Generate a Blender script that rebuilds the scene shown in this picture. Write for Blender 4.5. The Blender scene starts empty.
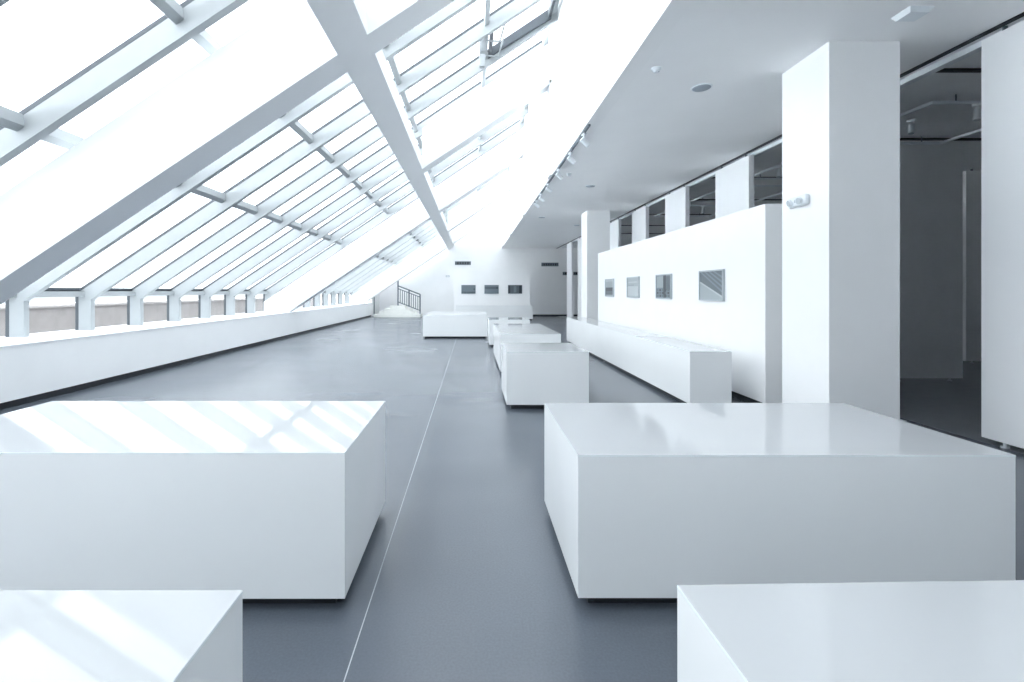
import bpy, bmesh, math
from mathutils import Vector, Matrix

S = bpy.context.scene
EXPO = .97
SUN = 80
C = S.collection
FPX, VX, VY, HC = 480.0, 472.0, 291.0, 1.5      # focal length in pixels, horizon point, eye height

# ------------------------------------------------------------------ helpers
def srgb(r, g, b):
    f = lambda c: (c/255/12.92) if c/255 <= .04045 else ((c/255+.055)/1.055)**2.4
    return (f(r), f(g), f(b), 1)

def mat(name, col, rough=.5, metal=0, spec=.5, noise=None, coat=0, bump=0):
    """noise = (scale, amount, roughness_amount)"""
    m = bpy.data.materials.new(name); m.use_nodes = True
    nt = m.node_tree; b = nt.nodes['Principled BSDF']
    b.inputs['Base Color'].default_value = col
    b.inputs['Roughness'].default_value = rough
    b.inputs['Metallic'].default_value = metal
    b.inputs['Specular IOR Level'].default_value = spec
    b.inputs['Coat Weight'].default_value = coat
    b.inputs['Coat Roughness'].default_value = .03
    sc, am, ra = noise or (6, .03, .04)
    tc = nt.nodes.new('ShaderNodeTexCoord')
    n = nt.nodes.new('ShaderNodeTexNoise'); n.inputs['Scale'].default_value = sc; n.inputs['Detail'].default_value = 6
    nt.links.new(tc.outputs['Object'], n.inputs['Vector'])
    mr = nt.nodes.new('ShaderNodeMapRange')
    mr.inputs['From Min'].default_value = .25; mr.inputs['From Max'].default_value = .75
    mr.inputs['To Min'].default_value = 1-am; mr.inputs['To Max'].default_value = 1+am
    nt.links.new(n.outputs['Fac'], mr.inputs['Value'])
    mx = nt.nodes.new('ShaderNodeVectorMath'); mx.operation = 'SCALE'
    mx.inputs[0].default_value = col[:3]
    nt.links.new(mr.outputs['Result'], mx.inputs['Scale'])
    nt.links.new(mx.outputs['Vector'], b.inputs['Base Color'])
    if ra:
        r2 = nt.nodes.new('ShaderNodeMapRange')
        r2.inputs['From Min'].default_value = .25; r2.inputs['From Max'].default_value = .75
        r2.inputs['To Min'].default_value = max(0, rough-ra); r2.inputs['To Max'].default_value = rough+ra
        nt.links.new(n.outputs['Fac'], r2.inputs['Value'])
        nt.links.new(r2.outputs['Result'], b.inputs['Roughness'])
    if bump:
        bp = nt.nodes.new('ShaderNodeBump'); bp.inputs['Strength'].default_value = bump; bp.inputs['Distance'].default_value = .01
        nt.links.new(n.outputs['Fac'], bp.inputs['Height']); nt.links.new(bp.outputs['Normal'], b.inputs['Normal'])
    return m

def glass_mat():
    m = bpy.data.materials.new('clear_glass'); m.use_nodes = True
    nt = m.node_tree; nt.nodes.clear()
    o = nt.nodes.new('ShaderNodeOutputMaterial')
    t = nt.nodes.new('ShaderNodeBsdfTransparent'); t.inputs['Color'].default_value = (.955, .975, .98, 1)
    g = nt.nodes.new('ShaderNodeBsdfGlossy'); g.inputs['Roughness'].default_value = .02
    f = nt.nodes.new('ShaderNodeFresnel'); f.inputs['IOR'].default_value = 1.25
    mx = nt.nodes.new('ShaderNodeMixShader')
    ge = nt.nodes.new('ShaderNodeNewGeometry'); mu = nt.nodes.new('ShaderNodeMath'); mu.operation = 'SUBTRACT'; mu.use_clamp = True
    nt.links.new(f.outputs[0], mu.inputs[0]); nt.links.new(ge.outputs['Backfacing'], mu.inputs[1])
    nt.links.new(mu.outputs[0], mx.inputs[0]); nt.links.new(t.outputs[0], mx.inputs[1]); nt.links.new(g.outputs[0], mx.inputs[2])
    nt.links.new(mx.outputs[0], o.inputs['Surface'])
    return m

M = dict(
    wall   = mat('white_wall_paint', (.90, .905, .91, 1), .55, noise=(3, .012, .03)),
    steelp = mat('white_beam_paint', (.89, .90, .91, 1), .5, noise=(2.5, .012, .03)),
    ceil   = mat('white_ceiling_paint', (.92, .925, .93, 1), .7, noise=(2, .012, .03)),
    block  = mat('white_lacquer', (.86, .875, .88, 1), .22, noise=(1.6, .012, .02), spec=.5),
    btop   = mat('white_back_painted_glass', (.50, .515, .53, 1), .05, noise=(2, .006, .008), spec=.4),
    bedge  = mat('glass_edge', (.86, .91, .92, 1), .15),
    black  = mat('black_base', (.018, .022, .028, 1), .45),
    alu    = mat('light_grey_aluminium', (.42, .445, .46, 1), .5, spec=.2, noise=(8, .02, .03)),
    gasket = mat('dark_gasket', (.08, .095, .11, 1), .5),
    sill   = mat('white_sill', (.88, .90, .92, 1), .4),
    panel  = mat('white_panel_laminate', (.86, .875, .89, 1), .45, noise=(3, .01, .03)),
    gpanel = mat('grey_panel_laminate', (.88, .89, .90, 1), .5, noise=(3, .02, .03)),
    gceil  = mat('gallery_ceiling_paint', (.90, .91, .92, 1), .75, noise=(2, .02, .03)),
    gwall  = mat('gallery_wall_paint', (.80, .82, .84, 1), .7, noise=(3, .02, .03)),
    gfloor = mat('dark_gallery_floor', (.21, .225, .245, 1), .4, noise=(5, .08, .06)),
    rail   = mat('white_track', (.74, .78, .82, 1), .4),
    plast  = mat('white_plastic', (.78, .82, .85, 1), .35),
    gplast = mat('grey_speaker_mesh', (.36, .41, .46, 1), .6),
    lens   = mat('lamp_lens', (.55, .60, .64, 1), .12, spec=.8),
    steel  = mat('dark_painted_steel', (.12, .15, .18, 1), .4),
    chrome = mat('brushed_steel', (.72, .75, .78, 1), .35, metal=.3),
    stone  = mat('pale_stone', (.82, .825, .79, 1), .35, noise=(5, .05, .05)),
    line   = mat('pale_inlay', (.36, .39, .42, 1), .4),
    frame  = mat('light_frame', (.42, .46, .49, 1), .35),
    dframe = mat('dark_frame', (.20, .24, .28, 1), .4),
    p_dark = mat('print_dark_grey', (.04, .05, .062, 1), .35),
    p_mid  = mat('print_mid_grey', (.105, .13, .15, 1), .35),
    p_blue = mat('print_blue_grey', (.17, .21, .24, 1), .35),
    p_lite = mat('print_light_grey', (.34, .385, .405, 1), .35),
    p_pale = mat('print_pale', (.47, .51, .525, 1), .35),
    parap  = mat('beige_stone_cladding', (.27, .25, .245, 1), .7, noise=(4, .12, .05)),
    ground = mat('pale_terrace_paving', (.84, .84, .84, 1), .8, noise=(3, .06, .05)),
    bldg   = mat('grey_building', (.50, .52, .55, 1), .7, noise=(1, .08, .05)),
    glass  = glass_mat(),
)

def floor_mat():
    m = bpy.data.materials.new('polished_grey_concrete'); m.use_nodes = True
    nt = m.node_tree; b = nt.nodes['Principled BSDF']; L = nt.links.new
    tc = nt.nodes.new('ShaderNodeTexCoord')
    n1 = nt.nodes.new('ShaderNodeTexNoise'); n1.inputs['Scale'].default_value = .55; n1.inputs['Detail'].default_value = 3; n1.inputs['Roughness'].default_value = .45
    n2 = nt.nodes.new('ShaderNodeTexNoise'); n2.inputs['Scale'].default_value = 90; n2.inputs['Detail'].default_value = 3
    mp = nt.nodes.new('ShaderNodeMapping'); mp.inputs['Scale'].default_value = (.6, 1.0, 1)
    L(tc.outputs['Object'], mp.inputs['Vector']); L(mp.outputs[0], n1.inputs['Vector']); L(tc.outputs['Object'], n2.inputs['Vector'])
    cr = nt.nodes.new('ShaderNodeValToRGB')
    cr.color_ramp.interpolation = 'EASE'; cr.color_ramp.elements[0].position = 0; cr.color_ramp.elements[0].color = FLOOR_A
    cr.color_ramp.elements[1].position = 1; cr.color_ramp.elements[1].color = FLOOR_B
    L(n1.outputs['Fac'], cr.inputs[0])
    mr = nt.nodes.new('ShaderNodeMapRange'); mr.inputs['From Min'].default_value = .3; mr.inputs['From Max'].default_value = .7
    mr.inputs['To Min'].default_value = .93; mr.inputs['To Max'].default_value = 1.07
    L(n2.outputs['Fac'], mr.inputs['Value'])
    sc = nt.nodes.new('ShaderNodeVectorMath'); sc.operation = 'SCALE'
    L(cr.outputs[0], sc.inputs[0]); L(mr.outputs[0], sc.inputs['Scale']); L(sc.outputs[0], b.inputs['Base Color'])
    rr = nt.nodes.new('ShaderNodeMapRange'); rr.interpolation_type = 'SMOOTHSTEP'; rr.inputs['From Min'].default_value = 0; rr.inputs['From Max'].default_value = 1
    rr.inputs['To Min'].default_value = .20; rr.inputs['To Max'].default_value = .30
    L(n1.outputs['Fac'], rr.inputs['Value']); L(rr.outputs[0], b.inputs['Roughness'])
    b.inputs['Specular IOR Level'].default_value = .5
    return m
FLOOR_A = (.074, .088, .110, 1); FLOOR_B = (.120, .138, .165, 1)
M['floor'] = floor_mat()

def B(): return bmesh.new()
def box(bm, x0, y0, z0, x1, y1, z1, bev=0, mi=0):
    r = bmesh.ops.create_cube(bm, size=1)
    vs = r['verts']
    for v in vs:
        v.co = Vector(((x0+x1)/2+v.co.x*(x1-x0), (y0+y1)/2+v.co.y*(y1-y0), (z0+z1)/2+v.co.z*(z1-z0)))
    fs = {f for v in vs for f in v.link_faces}
    for f in fs: f.material_index = mi
    if bev:
        es = {e for v in vs for e in v.link_edges}
        bmesh.ops.bevel(bm, geom=list(es), offset=bev, segments=2, affect='EDGES', profile=.5)
    return bm
def prism(bm, pts, y0, y1):
    """polygon in the X-Z plane, extruded along Y"""
    a = [bm.verts.new((x, y0, z)) for x, z in pts]; b = [bm.verts.new((x, y1, z)) for x, z in pts]
    n = len(pts)
    bm.faces.new(a); bm.faces.new(b[::-1])
    for i in range(n):
        bm.faces.new((a[i], b[i], b[(i+1) % n], a[(i+1) % n]))
    bmesh.ops.recalc_face_normals(bm, faces=bm.faces[:])
    return bm
def cyl(bm, p, q, r0, r1=None, n=16):
    p, q = Vector(p), Vector(q); d = q-p; L = d.length
    mt = Matrix.Translation((p+q)/2) @ d.to_track_quat('Z', 'Y').to_matrix().to_4x4()
    bmesh.ops.create_cone(bm, cap_ends=True, segments=n, radius1=r0, radius2=r0 if r1 is None else r1, depth=L, matrix=mt)
    return bm
def obj(name, bm, m, parent=None, smooth=False):
    me = bpy.data.meshes.new(name); bm.to_mesh(me); bm.free()
    for x in (m if isinstance(m, (list, tuple)) else [m]): me.materials.append(M[x])
    if smooth:
        for p in me.polygons: p.use_smooth = True
        me.set_sharp_from_angle(angle=math.radians(40))
    o = bpy.data.objects.new(name, me); C.objects.link(o)
    if parent: o.parent = parent
    return o
def tag(o, label, cat, group=None, kind=None):
    o['label'] = label; o['category'] = cat
    if group: o['group'] = group
    if kind: o['kind'] = kind
    return o
def thing(name, label, cat, loc=(0, 0, 0), rz=0, group=None, kind=None):
    o = bpy.data.objects.new(name, None); C.objects.link(o)
    o.location = loc; o.rotation_euler = (0, 0, rz); o.empty_display_size = .2
    return tag(o, label, cat, group, kind)
def struct(name, bm, m, label, cat):
    return tag(obj(name, bm, m), label, cat, kind='structure')
def dup(root, loc, rz=None, label=None, group=None):
    r = root.copy(); C.objects.link(r); r.location = loc
    if rz is not None: r.rotation_euler = (0, 0, rz)
    if label: r['label'] = label
    if group: r['group'] = group
    for ch in list(root.children):
        c = ch.copy(); C.objects.link(c); c.parent = r
        for g in list(ch.children):
            d = g.copy(); C.objects.link(d); d.parent = c
    return r

# ------------------------------------------------------------------ main dimensions
T = .67                                   # roof slope
XG, ZG = -7.0, 1.5                        # eaves of the glazed roof
zg = lambda x: ZG + T*(x-XG)              # height of the glass
XF = 1.745                                # fascia wall
ZC = 4.04                                 # ceiling
XW = -5.9                                 # low wall, room side
Y0, YE, YV = -4.5, 28.6, 30.6             # rear wall, end wall, alcove back
XT = 5.05                                 # line of the hanging panels
XR = 13.0                                 # far side of the gallery
SILL = .79

# ------------------------------------------------------------------ floor, walls, ceiling
struct('floor', box(B(), -7.3, Y0, -.2, XT+.02, YV+.2, 0), 'floor', 'polished blue-grey concrete floor of the bright hall', 'floor')
struct('floor_gallery', box(B(), XT+.02, Y0, -.2, XR, YE+.2, 0), 'gfloor', 'dark floor of the dim gallery beyond the hanging panels', 'floor')
struct('trim_1', box(B(), -.4945, .3, 0, -.4895, 28.4, .0006), 'line', 'thin pale line inlaid along the grey floor', 'floor line')

struct('wall_left', box(B(), -7.12, Y0, .095, XW, 28.25, SILL), 'wall', 'long low white wall under the windows on the left', 'low wall')
struct('baseboard_left', box(B(), -7.1, Y0, 0, XW-.03, 28.25, .095), 'black', 'recessed black base strip under the low white wall', 'baseboard')
struct('trim_2', box(B(), -7.16, Y0, SILL, XW+.012, 28.27, SILL+.018), 'sill', 'white window sill on top of the low wall', 'window sill')
struct('wall_recess_left', box(B(), -6.15, 28.27, 0, XW, YV, 3.4), 'wall', 'shaded wall beyond the end of the low wall at the far left', 'wall')
struct('wall_recess_right', box(B(), -4.33, YE+.25, 0, -4.1, YV, 3.4), 'wall', 'side wall of the shaded recess behind the railing', 'wall')
struct('ceiling_recess', box(B(), -6.15, YE+.02, 3.4, -4.1, YV+.2, 3.6), 'ceil', 'ceiling of the shaded recess behind the railing', 'ceiling')
struct('wall_recess_back', box(B(), -6.15, YV, 0, -4.1, YV+.2, 3.4), 'wall', 'grey shaded back wall of the recess left of the railing', 'wall')
# end wall: profile follows the roof
bm = prism(B(), [(-4.33, 0), (XF+.2, 0), (XF+.2, zg(XF)-.02), (-4.33, zg(-4.33)-.06)], YE, YE+.25)
box(bm, XF+.2, YE, 0, XR, YE+.25, ZC)
struct('wall_end', bm, 'wall', 'white end wall with small dark air grilles at the far end', 'wall')
struct('baseboard_end', box(B(), 3.2, YE-.012, 0, XR, YE, .1), 'black', 'black base strip along the far end wall', 'baseboard')
struct('wall_rear', prism(B(), [(-7.2, 0), (XR, 0), (XR, ZC+.3), (XF+.2, ZC+.3), (XF+.2, zg(XF)), (XG, ZG), (-7.2, ZG)], Y0-.2, Y0), 'wall', 'white wall closing the hall behind the viewpoint', 'wall')
struct('wall_right_light_block', box(B(), XT, Y0, 0, XT+.15, 2.3, ZC), 'panel', 'white wall added out of frame to keep light out of the gallery', 'wall')  # unseen wall, added to limit hall light entering the gallery
struct('wall_gallery', box(B(), XR, Y0, 0, XR+.2, YE+.2, ZC), 'gwall', 'dim grey wall at the back of the side gallery', 'wall')
struct('wall_fascia', box(B(), XF, Y0, ZC, XF+.2, YE, zg(XF)+.12), 'wall', 'tall white upper wall between the glazed roof and the flat ceiling', 'wall')
struct('ceiling', box(B(), XF+.2, Y0, ZC, XT-.03, YE, ZC+.25), 'ceil', 'flat white ceiling over the right side of the hall', 'ceiling')
struct('ceiling_gallery', box(B(), XT+.03, Y0, ZC, XR, YE, ZC+.25), 'gceil', 'dim ceiling of the gallery behind the hanging panels', 'ceiling')
struct('trim_3', box(B(), XT-.03, Y0, ZC-.012, XT+.03, YE, ZC+.25), 'black', 'dark ceiling slot running above the row of hanging panels', 'ceiling slot')

# square columns
for nm, (y0, y1), lab in (('column', (4.88, 5.62), 'large square white column nearest on the right carrying the emergency light'),
                          ('column', (15.15, 15.95), 'far square white column at the far end of the long picture wall')):
    struct(nm, box(B(), 3.63, y0, 0, 4.352, y1, ZC, .004), 'wall', lab, 'column')

# ------------------------------------------------------------------ glazed roof
D_TOP, D_BOT = .40, 1.29                  # rafter top and bottom below the glass (vertical)
XB0, XB1 = -1.40, -1.09                   # long beam
def rafter(yc, w, x0, label):
    y0, y1 = yc-w/2, yc+w/2
    if x0 is None:
        xa = XG+.06; xb = XG + (SILL+.018-ZG+D_BOT)/T
        xt = XG + (SILL+.018-ZG+D_TOP)/T
        pts = [(xa, SILL+.018), (xb, SILL+.018), (XF+.001, zg(XF)-D_BOT), (XF+.001, zg(XF)-D_TOP), (xa, max(zg(xa)-D_TOP, SILL+.05))]
    else:
        pts = [(x0, zg(x0)-D_BOT), (XF+.001, zg(XF)-D_BOT), (XF+.001, zg(XF)-D_TOP), (x0, zg(x0)-D_TOP)]
    struct('rafter', prism(B(), pts, y0, y1), 'steelp', label, 'roof beam')
    if yc > 6: struct('pilaster', box(B(), XF-.05, y0, ZC+.0, XF+.001, y1, zg(XF)-D_BOT+.05), 'steelp', 'shallow white pilaster under the end of ' + label.split(' white')[0] + ' roof beam', 'pilaster')
RW = .40
rafter(5.2, RW, None, 'nearest white sloping roof beam crossing the upper left')
rafter(10.7, RW, XB1, 'second white sloping roof beam above the long grey beam')
rafter(16.2, RW, None, 'third white sloping roof beam starting from the low wall')
rafter(21.7, RW, XB1, 'fourth white sloping roof beam high near the far end')
rafter(27.2, RW, None, 'farthest white sloping roof beam beside the stair railing')
rafter(-.4, RW, XB1, 'overhead white sloping roof beam above the viewpoint')
bm = prism(B(), [(XB0, zg(XB0)-D_BOT-.004), (XB1, zg(XB1)-D_BOT-.004), (XB1, zg(XB1)-D_BOT+.26), (XB0, zg(XB0)-D_BOT+.26)], Y0, YE)
struct('roof_beam', bm, 'steelp', 'long straight beam running the length of the glazed roof', 'roof beam')

FT = .095                                  # fin thickness
FD = .33
PURL = [-4.39, -2.84, -1.29, .26, 1.66]
fins = [4.71 + 1.27*k for k in range(-4, 19)]
YS = -1.7
struct('roof_rear_shade', prism(B(), [(XG-.1, ZG-.05), (XF, zg(XF)-.02), (XF, zg(XF)+.2), (XG-.1, ZG+.2)], Y0-.2, YS), 'wall', 'unseen solid roof added behind the viewpoint to darken the near end', 'roof')  # unseen roof, added to cut skylight falling on the near blocks
segs = [(YS, 5.2, 'nearest sloping glass roof bay above the left blocks'), (5.2, 16.2, 'second sloping glass roof bay with many closely spaced bars'),
        (16.2, 27.2, 'third sloping glass roof bay far along the hall'), (27.2, YE, 'farthest sloping glass roof bay over the steps')]
def strip(bm, pts0, pts1):
    pass
for i, (ya, yb, lab) in enumerate(segs):
    w = thing('window_%d' % (i+1), lab, 'skylight', (0, ya, 0), kind='structure')
    inv = lambda o: setattr(o, 'location', (0, -ya, 0))
    mine = [y for y in fins if ya+.02 <= y < yb-.02]
    for y in mine:
        xe = XF
        pts = [(XG+.05, SILL+.018), (XG+.27, SILL+.018), (XG+.27, zg(XG+.27)-FD), (xe, zg(xe)-FD), (xe, zg(xe)-.05), (XG+.05, zg(XG+.05)-.05)]
        o = obj('mullion', prism(B(), pts, y-FT/2, y+FT/2), 'alu', w); inv(o)
        g = [(XG, SILL+.018), (XG+.055, SILL+.018), (XG+.055, zg(XG+.055)-.060), (xe, zg(xe)-.060), (xe, zg(xe)-.006), (XG, zg(XG)-.006)]
        k = obj('gasket', prism(B(), g, y-.050, y+.050), 'gasket', o)
    pa = ya
    for x in PURL:
        c = zg(x)
        o = obj('purlin', prism(B(), [(x-.035, c-.20), (x+.045, c-.20+.08*T), (x+.028, c-.085+.08*T), (x-.052, c-.085)], pa, yb), 'alu', w); inv(o)
    o = obj('transom', box(box(B(), XG+.05, pa, ZG-.10, XG+.17, yb, ZG-.005), XG, pa, ZG-.10, XG+.05, yb, ZG+.0), 'alu', w); inv(o)
    o = obj('eaves_gasket', prism(B(), [(XG+.06, zg(XG+.06)-.05), (XG+.10, zg(XG+.10)-.05), (XG+.10, zg(XG+.10)-.012), (XG+.06, zg(XG+.06)-.012)], pa, yb), 'gasket', w); inv(o)
    bm = prism(B(), [(XG, ZG), (XF+.15, zg(XF+.15)), (XF+.15, zg(XF+.15)+.012), (XG, ZG+.012)], pa, yb)
    o = obj('roof_pane', bm, 'glass', w); inv(o)
    o = obj('window_pane', box(B(), XG+.005, pa, SILL+.018, XG+.015, min(yb, 28.27), ZG-.1), 'glass', w); inv(o)
    # opening roof vents high under the fascia
    if i == 1:
        for (fa, fb) in ((8.52, 9.79),):
            x0, x1 = .33, 1.60
            bm = B()
            for (yy0, yy1) in ((fa+.06, fa+.13), (fb-.13, fb-.06)):
                prism(bm, [(x0, zg(x0)-.20), (x1, zg(x1)-.26), (x1, zg(x1)-.10), (x0, zg(x0)-.04)], yy0, yy1)
            for xx in (x0, x1-.07):
                prism(bm, [(xx, zg(xx)-.21), (xx+.07, zg(xx+.07)-.21), (xx+.07, zg(xx+.07)-.06), (xx, zg(xx)-.06)], fa+.06, fb-.06)
            o = obj('vent_sash', bm, 'gasket', w); inv(o)
            bm = B()
            for yy in (fa+.35, fb-.35):
                cyl(bm, (.24, yy, zg(.24)-.22), (.52, yy+.05, zg(.52)-.40), .016)
                cyl(bm, (.52, yy+.05, zg(.52)-.40), (.62, yy-.02, zg(.62)-.12), .016)
                box(bm, .14, yy-.06, zg(.2)-.42, .26, yy+.06, zg(.2)-.14, .01)
            o = obj('vent_actuator', bm, 'alu', w); inv(o)

# ------------------------------------------------------------------ outside
struct('ground', box(B(), -60, -40, -.6, -7.2, 90, -.3), 'ground', 'pale paved terrace outside the low windows', 'ground')
struct('parapet', box(box(B(), -10.0, -12, -.3, -9.6, 60, 1.12), -10.06, -12, 1.12, -9.54, 60, 1.22), 'parap', 'beige stone parapet seen through the low windows', 'parapet')

# ------------------------------------------------------------------ white display blocks
ZB, ZT = .06, .731
def block(label, x0, y0, x1, y1, zt=ZT, rz=0, rec=.06):
    w, d = x1-x0, y1-y0
    t = thing('display_block', label, 'display block', ((x0+x1)/2, (y0+y1)/2, 0), rz, 'white display blocks in the hall')
    hw, hd = w/2, d/2
    obj('body', box(B(), -hw+.001, -hd+.001, ZB, hw-.001, hd-.001, zt-.010), 'block', t)
    bm = box(B(), -hw, -hd, zt-.010, hw, hd, zt, .0015)
    bm.normal_update()
    for f in bm.faces: f.material_index = 0 if abs(f.normal.z) > .9 else 1
    obj('glass_top', bm, ['btop', 'bedge'], t)
    obj('recessed_base', box(B(), -hw+rec, -hd+rec, 0, hw-rec, hd-rec, ZB), 'black', t)
    return t
block('wide white display block on the left in the second row from the front', -2.88, 2.245, -.594, 3.295, zt=.745)
block('wide white display block on the right in the second row from the front', .497, 2.25, 2.55, 3.30)
block('white display block cut off by the bottom left corner', -2.63, .19, -.589, 1.235)
block('white display block cut off by the bottom right corner', 0.548, .220, 2.588, 1.280, rz=math.radians(1.3))
block('short white display block standing alone mid-floor before the long bench', .437, 6.07, 1.48, 7.12)
block('white display block directly behind the short mid-floor block', .505, 8.58, 1.59, 11.3)
block('small white display block between the mid-floor row and the far wide block', .46, 12.85, 1.55, 14.0)
block('wide white display block at the end of the floor, right of the stair railing', -1.56, 15.2, .49, 17.9)
block('low white block right in front of the wall with three pictures', -.85, 24.7, 3.13, 25.3)
block('long white bench along the foot of the wall with four pictures', 2.77, 6.1, 3.30, 14.05, rec=.05)

# ------------------------------------------------------------------ picture walls
def display_wall(label, x0, y0, x1, y1, h):
    t = thing('exhibition_wall', label, 'display wall', ((x0+x1)/2, (y0+y1)/2, 0), 0, kind='thing')
    hw, hd = (x1-x0)/2, (y1-y0)/2
    obj('body', box(B(), -hw, -hd, .08, hw, hd, h, .004), 'wall', t)
    obj('recessed_base', box(B(), -hw+.02, -hd+.02, 0, hw-.02, hd-.02, .08), 'black', t)
    return t
display_wall('long freestanding white wall on the right carrying four pictures', 3.69, 6.04, 4.25, 14.06, 2.6)
display_wall('freestanding white wall at the far end carrying three pictures', -1.0, 26.0, 3.14, 26.5, 2.6)

def picture(label, loc, rz, w, h, shapes, group, frame='frame', mount=.035):
    """local frame: X along the wall, Z up, -Y towards the room; back at y=0"""
    t = thing('framed_picture', label, 'picture', loc, rz, group)
    bm = B(); f = .02
    box(bm, -w/2, -mount, -h/2, -w/2+f, 0, h/2); box(bm, w/2-f, -mount, -h/2, w/2, 0, h/2)
    box(bm, -w/2+f, -mount, -h/2, w/2-f, 0, -h/2+f); box(bm, -w/2+f, -mount, h/2-f, w/2-f, 0, h/2)
    obj('frame', bm, frame, t)
    mats = []; bm = B()
    box(bm, -w/2+f, -mount+.012, -h/2+f, w/2-f, -mount+.018, h/2-f)
    iw, ih = w-2*f, h-2*f
    mats.append(shapes[0])
    for k, (m, poly) in enumerate(shapes[1:]):
        if m not in mats: mats.append(m)
        vs = [bm.verts.new((-iw/2+u*iw, -mount+.0118-.0003*(k+1), -ih/2+v*ih)) for u, v in poly]
        fc = bm.faces.new(vs); fc.normal_update()
        if fc.normal.y > 0: fc.normal_flip()
        fc.material_index = mats.index(m)
    obj('print', bm, mats, t)
    return t
q = lambda a, b, c, d: [(a, b), (c, b), (c, d), (a, d)]
G4 = 'pictures on the long right-hand wall'
# on the long wall the viewer's left end is the far end: local +X points towards the viewer (-Y world)
roofp = ['p_lite', ('p_mid', [(0, 1), (0, .66), (1, .12), (1, 1)])]
for k in range(4):
    s = .16*k
    roofp.append(('p_blue', [(.0+s*1.2, 1), (.08+s*1.2, 1), (1, .30+s*1.05), (1, .22+s*1.05)]))
roofp.append(('p_pale', [(0, .66), (0, .60), (1, .06), (1, .12)]))
build = ['p_blue', ('p_dark', q(.5, 0, .68, 1)), ('p_lite', q(.02, .45, .48, .97)), ('p_mid', q(.7, .35, .98, .95))]
for r in range(3):
    for c in range(5):
        build.append(('p_dark' if (r+c) % 2 else 'p_mid', q(.04+c*.19, .04+r*.13, .16+c*.19, .13+r*.13)))
pale = ['p_pale', ('p_lite', q(0, .55, 1, 1)), ('p_pale', q(.1, .74, .9, .80)), ('p_blue', q(.1, .6, .6, .63)), ('p_lite', q(0, 0, 1, .05))]
half = ['p_lite', ('p_dark', q(.02, .08, .98, .52)), ('p_pale', q(0, .88, 1, 1)), ('p_mid', q(.1, .12, .9, .3))]
RZ = -math.pi/2                             # local -Y faces -X world, local +X -> -Y world
def wallpic(label, ya, yb, shapes, frame):
    picture(label, (3.69, (ya+yb)/2, 1.585), RZ, yb-ya, .47, shapes, G4, frame)
wallpic('picture of a dark sloping roof, nearest on the long wall', 7.0, 7.74, roofp, 'frame')
wallpic('picture of a gridded building facade, second on the long wall', 8.84, 9.56, build, 'frame')
wallpic('very pale grey picture, third along the long wall', 10.55, 11.35, pale, 'frame')
wallpic('picture with dark lower half, farthest on the long wall', 12.45, 13.2, half, 'frame')
G3 = 'pictures on the far wall'
for x, lab, sh in ((-.19, 'blue-grey picture leftmost of three on the far wall', ['p_blue', ('p_mid', q(0, 0, 1, .2)), ('p_dark', q(.88, .45, .96, .6))]),
                   (1.06, 'blue-grey picture in the middle of three on the far wall', ['p_blue', ('p_mid', q(0, .55, 1, .8)), ('p_dark', q(.85, .6, .95, .75))]),
                   (2.33, 'darker grey picture rightmost of three on the far wall', ['p_mid', ('p_dark', q(0, 0, .14, 1)), ('p_dark', q(.8, .0, 1, 1)), ('p_blue', q(.4, .1, .6, .9))])):
    picture(lab, (x, 26.0, 1.59), 0, .77, .47, sh, G3, 'dframe')

# ------------------------------------------------------------------ hanging panels
def make_panel(label, w=1.2, m='panel'):
    t = thing('hanging_panel', label, 'hanging panel', (0, 0, 0), 0, 'hanging panels between hall and gallery')
    obj('board', box(B(), -w/2, 0, .055, w/2, .10, ZC-.06, .003), m, t)
    for s in (-1, 1):
        obj('foot', cyl(cyl(B(), (s*w*.36, .05, 0), (s*w*.36, .05, .015), .032), (s*w*.36, .05, .015), (s*w*.36, .05, .056), .014), 'chrome', t)
        obj('hanger', cyl(B(), (s*w*.36, .05, ZC-.061), (s*w*.36, .05, ZC-.011), .02), 'steel', t)
    return t
labs = ['white hanging panel cut off by the right edge', 'white hanging panel directly behind the near square column',
        'white hanging panel above the picture wall, next to the near column', 'white hanging panel above the picture wall, second from the near column',
        'white hanging panel above the picture wall, third from the near column', 'white hanging panel above the picture wall, touching the far column',
        'white hanging panel directly behind the far square column', 'white hanging panel just left of the far square column',
        'farthest white hanging panel, leftmost before the end wall']
p0 = None
for k, lab in enumerate(labs):
    loc = (XT, 3.56+2.6*k+.6, 0)
    if p0 is None:
        p0 = make_panel(lab); p0.location = loc; p0.rotation_euler = (0, 0, RZ)
    else:
        dup(p0, loc, RZ, lab)
g1 = make_panel('dim grey panel standing square-on in the dark gallery right of the column', 1.2, 'gpanel')
g1.location = (7.53, 7.95, 0); g1['group'] = 'grey panels inside the gallery'
dup(g1, (10.79, 9.9, 0), 0, 'dim grey panel farther back in the gallery beside the right-edge panel')
# cross slots in the gallery ceiling
for k, y in enumerate((5.5, 8.0, 10.7, 13.3, 15.9, 18.5, 21.1)):
    tag(obj('ceiling_track', box(B(), XT+.22, y-.03, ZC-.025, 12.5, y+.03, ZC), 'black'),
        ['dark track nearest across the gallery ceiling', 'dark track above the grey square-on gallery panel', 'third dark track across the gallery ceiling', 'fourth dark track across the gallery ceiling',
         'fifth dark track across the gallery ceiling', 'sixth dark track across the gallery ceiling', 'farthest dark track across the gallery ceiling'][k], 'ceiling track', 'dark tracks on the gallery ceiling')
struct('trim_4', box(B(), XT+.115, 2.6, ZC-.06, XT+.21, 25.9, ZC), 'rail', 'white metal trough along the ceiling just behind the hanging panels', 'ceiling trough')

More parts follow.
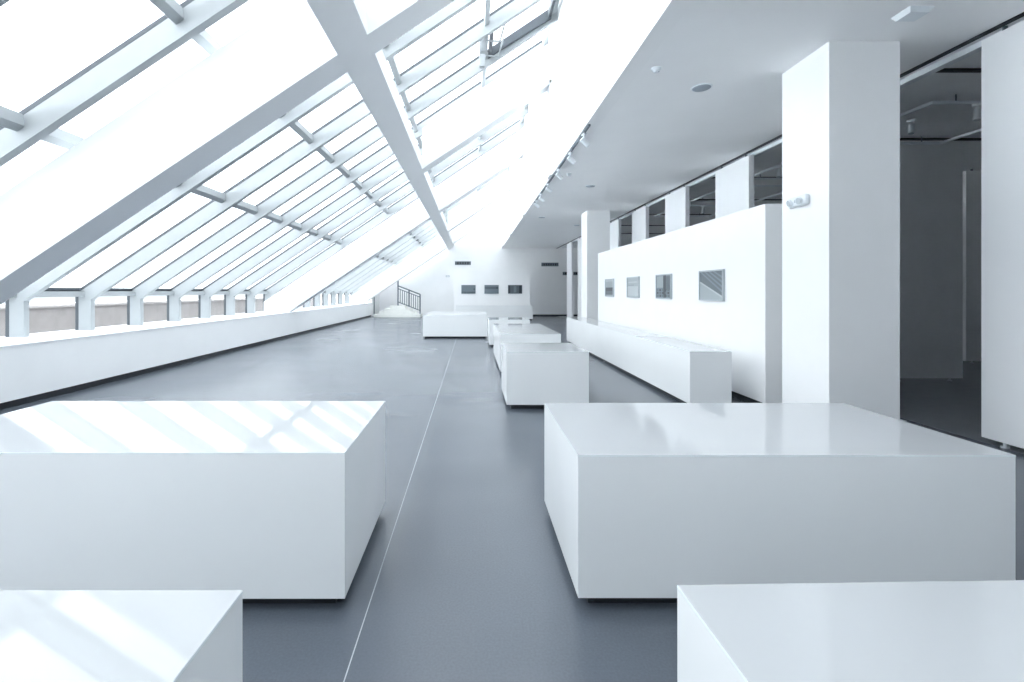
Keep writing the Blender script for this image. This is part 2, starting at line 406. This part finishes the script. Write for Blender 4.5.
# lighting rails in the gallery: open rectangles, each with spotlights
def spot_parts(t, drop=.12, tilt=.5, s=1.0):
    obj('adapter', box(B(), -.03*s, -.06*s, -.035*s, .03*s, .06*s, 0, .004), 'plast', t)
    obj('stem', cyl(B(), (0, 0, -.034*s), (0, 0, -drop*s), .012*s), 'plast', t)
    d = Vector((math.cos(tilt)*-1, 0, -math.sin(tilt)))
    c = Vector((0, 0, -drop*s-.03*s)); a, b = c-d*.07*s, c+d*.11*s
    bm = cyl(B(), a, b, .045*s, .052*s, 20)
    h = obj('lamp_head', bm, 'plast', t, smooth=True)
    obj('lens', cyl(B(), b-d*.004, b+d*.004, .042*s, None, 20), 'lens', h)
protos = {}
def spot(loc, rz, label, group):
    if group not in protos:
        t = protos[group] = thing('track_spotlight', label, 'spotlight', loc, rz, group)
        if 'gallery' in group: spot_parts(t, tilt=1.35, s=.8)
        else: spot_parts(t, tilt=.6, s=.85)
    else:
        dup(protos[group], loc, rz, label, group)
ZR = ZC-.09
for k, (x0, y0, x1, y1, lab) in enumerate(((5.95, 6.2, 7.7, 7.9, 'white lighting rail loop nearest in the gallery, right of the column'),
                                           (5.95, 8.6, 7.7, 10.4, 'white lighting rail loop second into the gallery'),
                                           (5.95, 11.1, 7.7, 13.0, 'white lighting rail loop third into the gallery'),
                                           (5.95, 13.7, 7.7, 15.6, 'white lighting rail loop farthest into the gallery'))):
    t = thing('lighting_rail', lab, 'lighting rail', (x0, y0, 0), 0, 'lighting rails in the gallery')
    W, Dp = x1-x0, y1-y0; e = .02
    for (a, b, c, d) in ((-e, -e, W+e, e), (-e, Dp-e, W+e, Dp+e), (-e, e, e, Dp-e), (W-e, e, W+e, Dp-e)):
        obj('rail', box(B(), a, b, ZR-.035, c, d, ZR), 'rail', t)
    for (a, b) in ((.3, 0), (W-.3, 0), (.3, Dp), (W-.3, Dp)):
        obj('hanger', cyl(B(), (a, b, ZR), (a, b, ZC), .008, None, 8), 'steel', t)
GS = 'spotlights hanging in the gallery'
for loc, lab in (((6.53, 6.2, ZR-.035), 'white spotlight on the gallery rail just left of the right-edge panel'),
                 ((6.52, 7.12, ZC), 'white spotlight on the gallery ceiling right beside the near column'),
                 ((5.95, 9.3, ZR-.035), 'white spotlight above the picture wall beside the near column'),
                 ((6.5, 11.1, ZR-.035), 'white spotlight in the second gap above the picture wall'),
                 ((6.6, 13.7, ZR-.035), 'white spotlight in the third gap above the picture wall')):
    spot(loc, .6, lab, GS)

# ------------------------------------------------------------------ spot row at the fascia edge
XTk = 1.785
tag(obj('spotlight_track', box(B(), XTk-.018, 7.3, ZC-.03, XTk+.018, 13.7, ZC), 'steel'), 'dark spotlight track along the edge of the flat ceiling', 'light track')
ords = ['nearest', 'second nearest', 'third nearest', 'fourth nearest', 'fifth nearest', 'farthest']
for k, y in enumerate((7.65, 8.7, 9.9, 11.25, 12.4, 13.3)):
    spot((XTk, y, ZC-.03), math.pi + .25, '%s white spotlight on the dark track at the ceiling edge' % ords[k], 'spotlights along the ceiling edge')

# ------------------------------------------------------------------ ceiling and wall fittings
def disc_fixture(loc, label):
    t = thing('ceiling_speaker', label, 'ceiling speaker', loc, 0, 'round grey ceiling speakers')
    bm = B(); cyl(bm, (0, 0, 0), (0, 0, -.012), .125, .118, 32)
    obj('rim', bm, 'plast', t, smooth=True)
    bm = B(); cyl(bm, (0, 0, -.012), (0, 0, -.018), .108, .10, 32)
    obj('grille', bm, 'gplast', t, smooth=True)
    return t
d0 = disc_fixture((2.86, 5.98, ZC), 'round grey ceiling speaker nearest, left of the large column')
dup(d0, (2.86, 11.6, ZC), 0, 'round grey ceiling speaker midway along the flat ceiling')
dup(d0, (2.40, 16.5, ZC), 0, 'round grey ceiling speaker far along the flat ceiling')
dup(d0, (4.04, 18.5, ZC), 0, 'round grey ceiling speaker just left of the far column')
def detector(loc, label):
    t = thing('smoke_detector', label, 'smoke detector', loc, 0, 'small detectors on the flat ceiling')
    obj('base', cyl(B(), (0, 0, 0), (0, 0, -.018), .055, .052, 24), 'plast', t, smooth=True)
    bm = B(); cyl(bm, (0, 0, -.018), (0, 0, -.05), .042, .026, 24)
    h = obj('sensor_head', bm, 'plast', t, smooth=True)
    obj('indicator', cyl(B(), (.02, -.02, -.045), (.022, -.022, -.052), .006, None, 10), 'gplast', h)
    return t
s0 = detector((2.10, 5.47, ZC), 'small white smoke detector nearest on the flat ceiling')
dup(s0, (2.10, 10.4, ZC), 0, 'small white smoke detector beside the row of edge spotlights')
t = thing('ceiling_access_panel', 'white square box fixed to the ceiling above the large column', 'ceiling box', (4.01, 4.37, ZC), 0)
obj('backplate', box(B(), -.11, -.10, -.012, .11, .10, 0, .004), 'plast', t)
bm = B()
vs = [bm.verts.new(v) for v in ((-.105, -.095, -.012), (.105, -.095, -.012), (.105, .095, -.012), (-.105, .095, -.012), (-.085, -.075, -.045), (.085, -.075, -.045), (.085, .075, -.045), (-.085, .075, -.045))]
for f in ((4, 5, 6, 7), (0, 1, 5, 4), (1, 2, 6, 5), (2, 3, 7, 6), (3, 0, 4, 7), (3, 2, 1, 0)): bm.faces.new([vs[i] for i in f])
bmesh.ops.recalc_face_normals(bm, faces=bm.faces[:])
obj('cover', bm, 'plast', t)

t = thing('emergency_light', 'white twin-lamp emergency light on the side of the near column', 'emergency light', (3.632, 5.30, 2.49), RZ)
obj('housing', box(B(), -.155, -.06, -.06, .155, 0, .06, .028), 'plast', t, smooth=True)
for s_ in (-1, 1):
    bm = B(); cyl(bm, (s_*.075, -.059, -.005), (s_*.08, -.085, -.012), .036, .042, 20)
    h = obj('lamp', bm, 'plast', t, smooth=True)
    obj('lens', cyl(B(), (s_*.08, -.085, -.012), (s_*.0805, -.089, -.013), .034, None, 20), 'lens', h)
obj('indicator', cyl(B(), (0, -.059, 0), (0, -.064, 0), .02, None, 14), 'gplast', t)

def grille(label, x, z, w, h, n):
    t = thing('vent_grille', label, 'vent grille', (x, YE, z), 0, 'air grilles on the end wall')
    bm = B(); f = .03
    box(bm, -w/2, -.025, -h/2, -w/2+f, 0, h/2); box(bm, w/2-f, -.025, -h/2, w/2, 0, h/2)
    box(bm, -w/2+f, -.025, -h/2, w/2-f, 0, -h/2+f); box(bm, -w/2+f, -.025, h/2-f, w/2-f, 0, h/2)
    obj('rim', bm, 'dframe', t)
    obj('duct', box(B(), -w/2+f, -.006, -h/2+f, w/2-f, 0, h/2-f), 'black', t)
    bm = B()
    for i in range(n):
        c = -w/2+f + (i+.5)*(w-2*f)/n
        box(bm, c-.02, -.02, -h/2+f, c+.02, -.006, h/2-f)
    obj('slats', bm, 'p_blue', t)
grille('dark air grille high on the end wall above the three pictures', -.54, 3.16, .95, .22, 6)
grille('dark air grille on the end wall under the flat ceiling', 4.64, 3.08, 1.02, .22, 7)
grille('lower air grille on the end wall beside the last hanging panels', 5.9, 2.54, 1.0, .2, 6)
t = thing('wall_sensor', 'tiny grey sensor on the white end wall left of the pictures', 'wall sensor', (-1.45, YE, 2.38), 0)
obj('case', box(B(), -.11, -.04, -.05, .11, 0, .05, .01), 'frame', t)
obj('face', box(B(), -.08, -.043, -.03, .08, -.04, .03), 'plast', t)

# ------------------------------------------------------------------ steps and railing at the far left
bm = B()
for k in range(4):
    box(bm, -5.62+.30*k, 27.35+.05*k, .165*k, -2.95-.30*k, YE, .165*(k+1))
struct('steps', bm, 'stone', 'pale stone steps against the end wall at the far left', 'steps')
t = thing('stair_railing', 'dark metal railing with thin balusters on the pale steps at the far end', 'railing', (0, 0, 0))
P, Q = Vector((-3.02, 27.9, .165)), Vector((-4.3, 27.9, .66))
up = lambda v, h: (v.x, v.y, v.z+h)
obj('handrail', cyl(B(), up(P, 1.14), up(Q, 1.14), .035), 'steel', t)
obj('upper_rail', cyl(B(), up(P, .98), up(Q, .98), .022), 'steel', t)
obj('bottom_rail', cyl(B(), up(P, .20), up(Q, .20), .026), 'steel', t)
for k in range(11):
    v = P.lerp(Q, k/10)
    post = k in (0, 5, 10)
    base = -.01 if k in (0, 10) else .20
    obj('post' if post else 'baluster', cyl(B(), up(v, base), up(v, (1.68 if k == 10 else 1.14) if post else .98), .04 if post else .02, None, 10), 'steel', t)
t = thing('wall_post', 'slim dark post at the far end of the low white wall', 'post', (-5.8, 28.45, 0))
obj('shaft', cyl(B(), (0, 0, .01), (0, 0, 1.2), .03), 'steel', t)
obj('foot', cyl(B(), (0, 0, 0), (0, 0, .02), .07), 'steel', t)

# ------------------------------------------------------------------ sky
W = bpy.data.worlds.new('overcast_sky'); S.world = W; W.use_nodes = True
nt = W.node_tree; nt.nodes.clear(); L = nt.links.new
out = nt.nodes.new('ShaderNodeOutputWorld'); bg = nt.nodes.new('ShaderNodeBackground')
tc = nt.nodes.new('ShaderNodeTexCoord'); sx = nt.nodes.new('ShaderNodeSeparateXYZ')
L(tc.outputs['Generated'], sx.inputs[0])
cr = nt.nodes.new('ShaderNodeValToRGB'); cr.color_ramp.interpolation = 'EASE'
E = cr.color_ramp.elements
E[0].position = 0.0; E[0].color = (.30, .32, .34, 1)
E[1].position = 1.0; E[1].color = (.93, .962, 1.0, 1)
for p, c in ((.495, (.30, .32, .34, 1)), (.505, (.93, .962, 1.0, 1)), (.80, (.93, .962, 1.0, 1))):
    e = E.new(p); e.color = c
ma = nt.nodes.new('ShaderNodeMath'); ma.operation = 'MULTIPLY_ADD'; ma.inputs[1].default_value = .5; ma.inputs[2].default_value = .5
L(sx.outputs['Z'], ma.inputs[0]); L(ma.outputs[0], cr.inputs[0])
st = nt.nodes.new('ShaderNodeMapRange'); st.interpolation_type = 'SMOOTHSTEP'
st.inputs['From Min'].default_value = .55; st.inputs['From Max'].default_value = .9
st.inputs['To Min'].default_value = 1.95; st.inputs['To Max'].default_value = 2.0
L(sx.outputs['Z'], st.inputs['Value'])
nz = nt.nodes.new('ShaderNodeTexNoise'); nz.inputs['Scale'].default_value = 3; nz.inputs['Detail'].default_value = 5
L(tc.outputs['Generated'], nz.inputs['Vector'])
nm = nt.nodes.new('ShaderNodeMapRange'); nm.inputs['From Min'].default_value = .3; nm.inputs['From Max'].default_value = .7
nm.inputs['To Min'].default_value = .97; nm.inputs['To Max'].default_value = 1.03
L(nz.outputs['Fac'], nm.inputs['Value'])
mu = nt.nodes.new('ShaderNodeMath'); mu.operation = 'MULTIPLY'
lx = nt.nodes.new('ShaderNodeMapRange'); lx.interpolation_type = 'SMOOTHSTEP'       # brighter part of the cloud cover, over the left side
lx.inputs['From Min'].default_value = .1; lx.inputs['From Max'].default_value = -1.0
lx.inputs['To Min'].default_value = 1.0; lx.inputs['To Max'].default_value = 1.0
L(sx.outputs['X'], lx.inputs['Value'])
m2 = nt.nodes.new('ShaderNodeMath'); m2.operation = 'MULTIPLY'
L(st.outputs[0], m2.inputs[0]); L(lx.outputs[0], m2.inputs[1])
L(m2.outputs[0], mu.inputs[0]); L(nm.outputs[0], mu.inputs[1])
L(cr.outputs[0], bg.inputs['Color']); L(mu.outputs[0], bg.inputs['Strength']); L(bg.outputs[0], out.inputs['Surface'])

sl = bpy.data.lights.new('terrace_fill_sun', 'SUN'); so = bpy.data.objects.new('terrace_fill_sun', sl); C.objects.link(so)  # added sun: strikes only the terrace, its bounce brightens ceiling and walls
sl.energy = SUN; sl.angle = math.radians(2); sl.color = (.93, .965, 1)
so.location = (20, 5, 20)
so.rotation_euler = Vector((-.87, .10, -.47)).to_track_quat('-Z', 'Y').to_euler()

# ------------------------------------------------------------------ camera and view
cd = bpy.data.cameras.new('camera'); cam = bpy.data.objects.new('camera', cd); C.objects.link(cam)
cam.location = (0, 0, HC); cam.rotation_euler = (math.pi/2, 0, 0)
cd.sensor_width = 36; cd.lens = FPX/1024*36
cd.shift_x = (512-VX)/1024; cd.shift_y = (VY-341)/1024
cd.clip_start = .05; cd.clip_end = 300
S.camera = cam
vs = S.view_settings
S.display_settings.display_device = 'sRGB'
vs.view_transform = 'Standard'; vs.look = 'None'; vs.exposure = EXPO; vs.gamma = 1; vs.use_curve_mapping = False
cy = S.cycles
cy.max_bounces = 16; cy.diffuse_bounces = 12; cy.glossy_bounces = 6; cy.transparent_max_bounces = 24; cy.transmission_bounces = 8
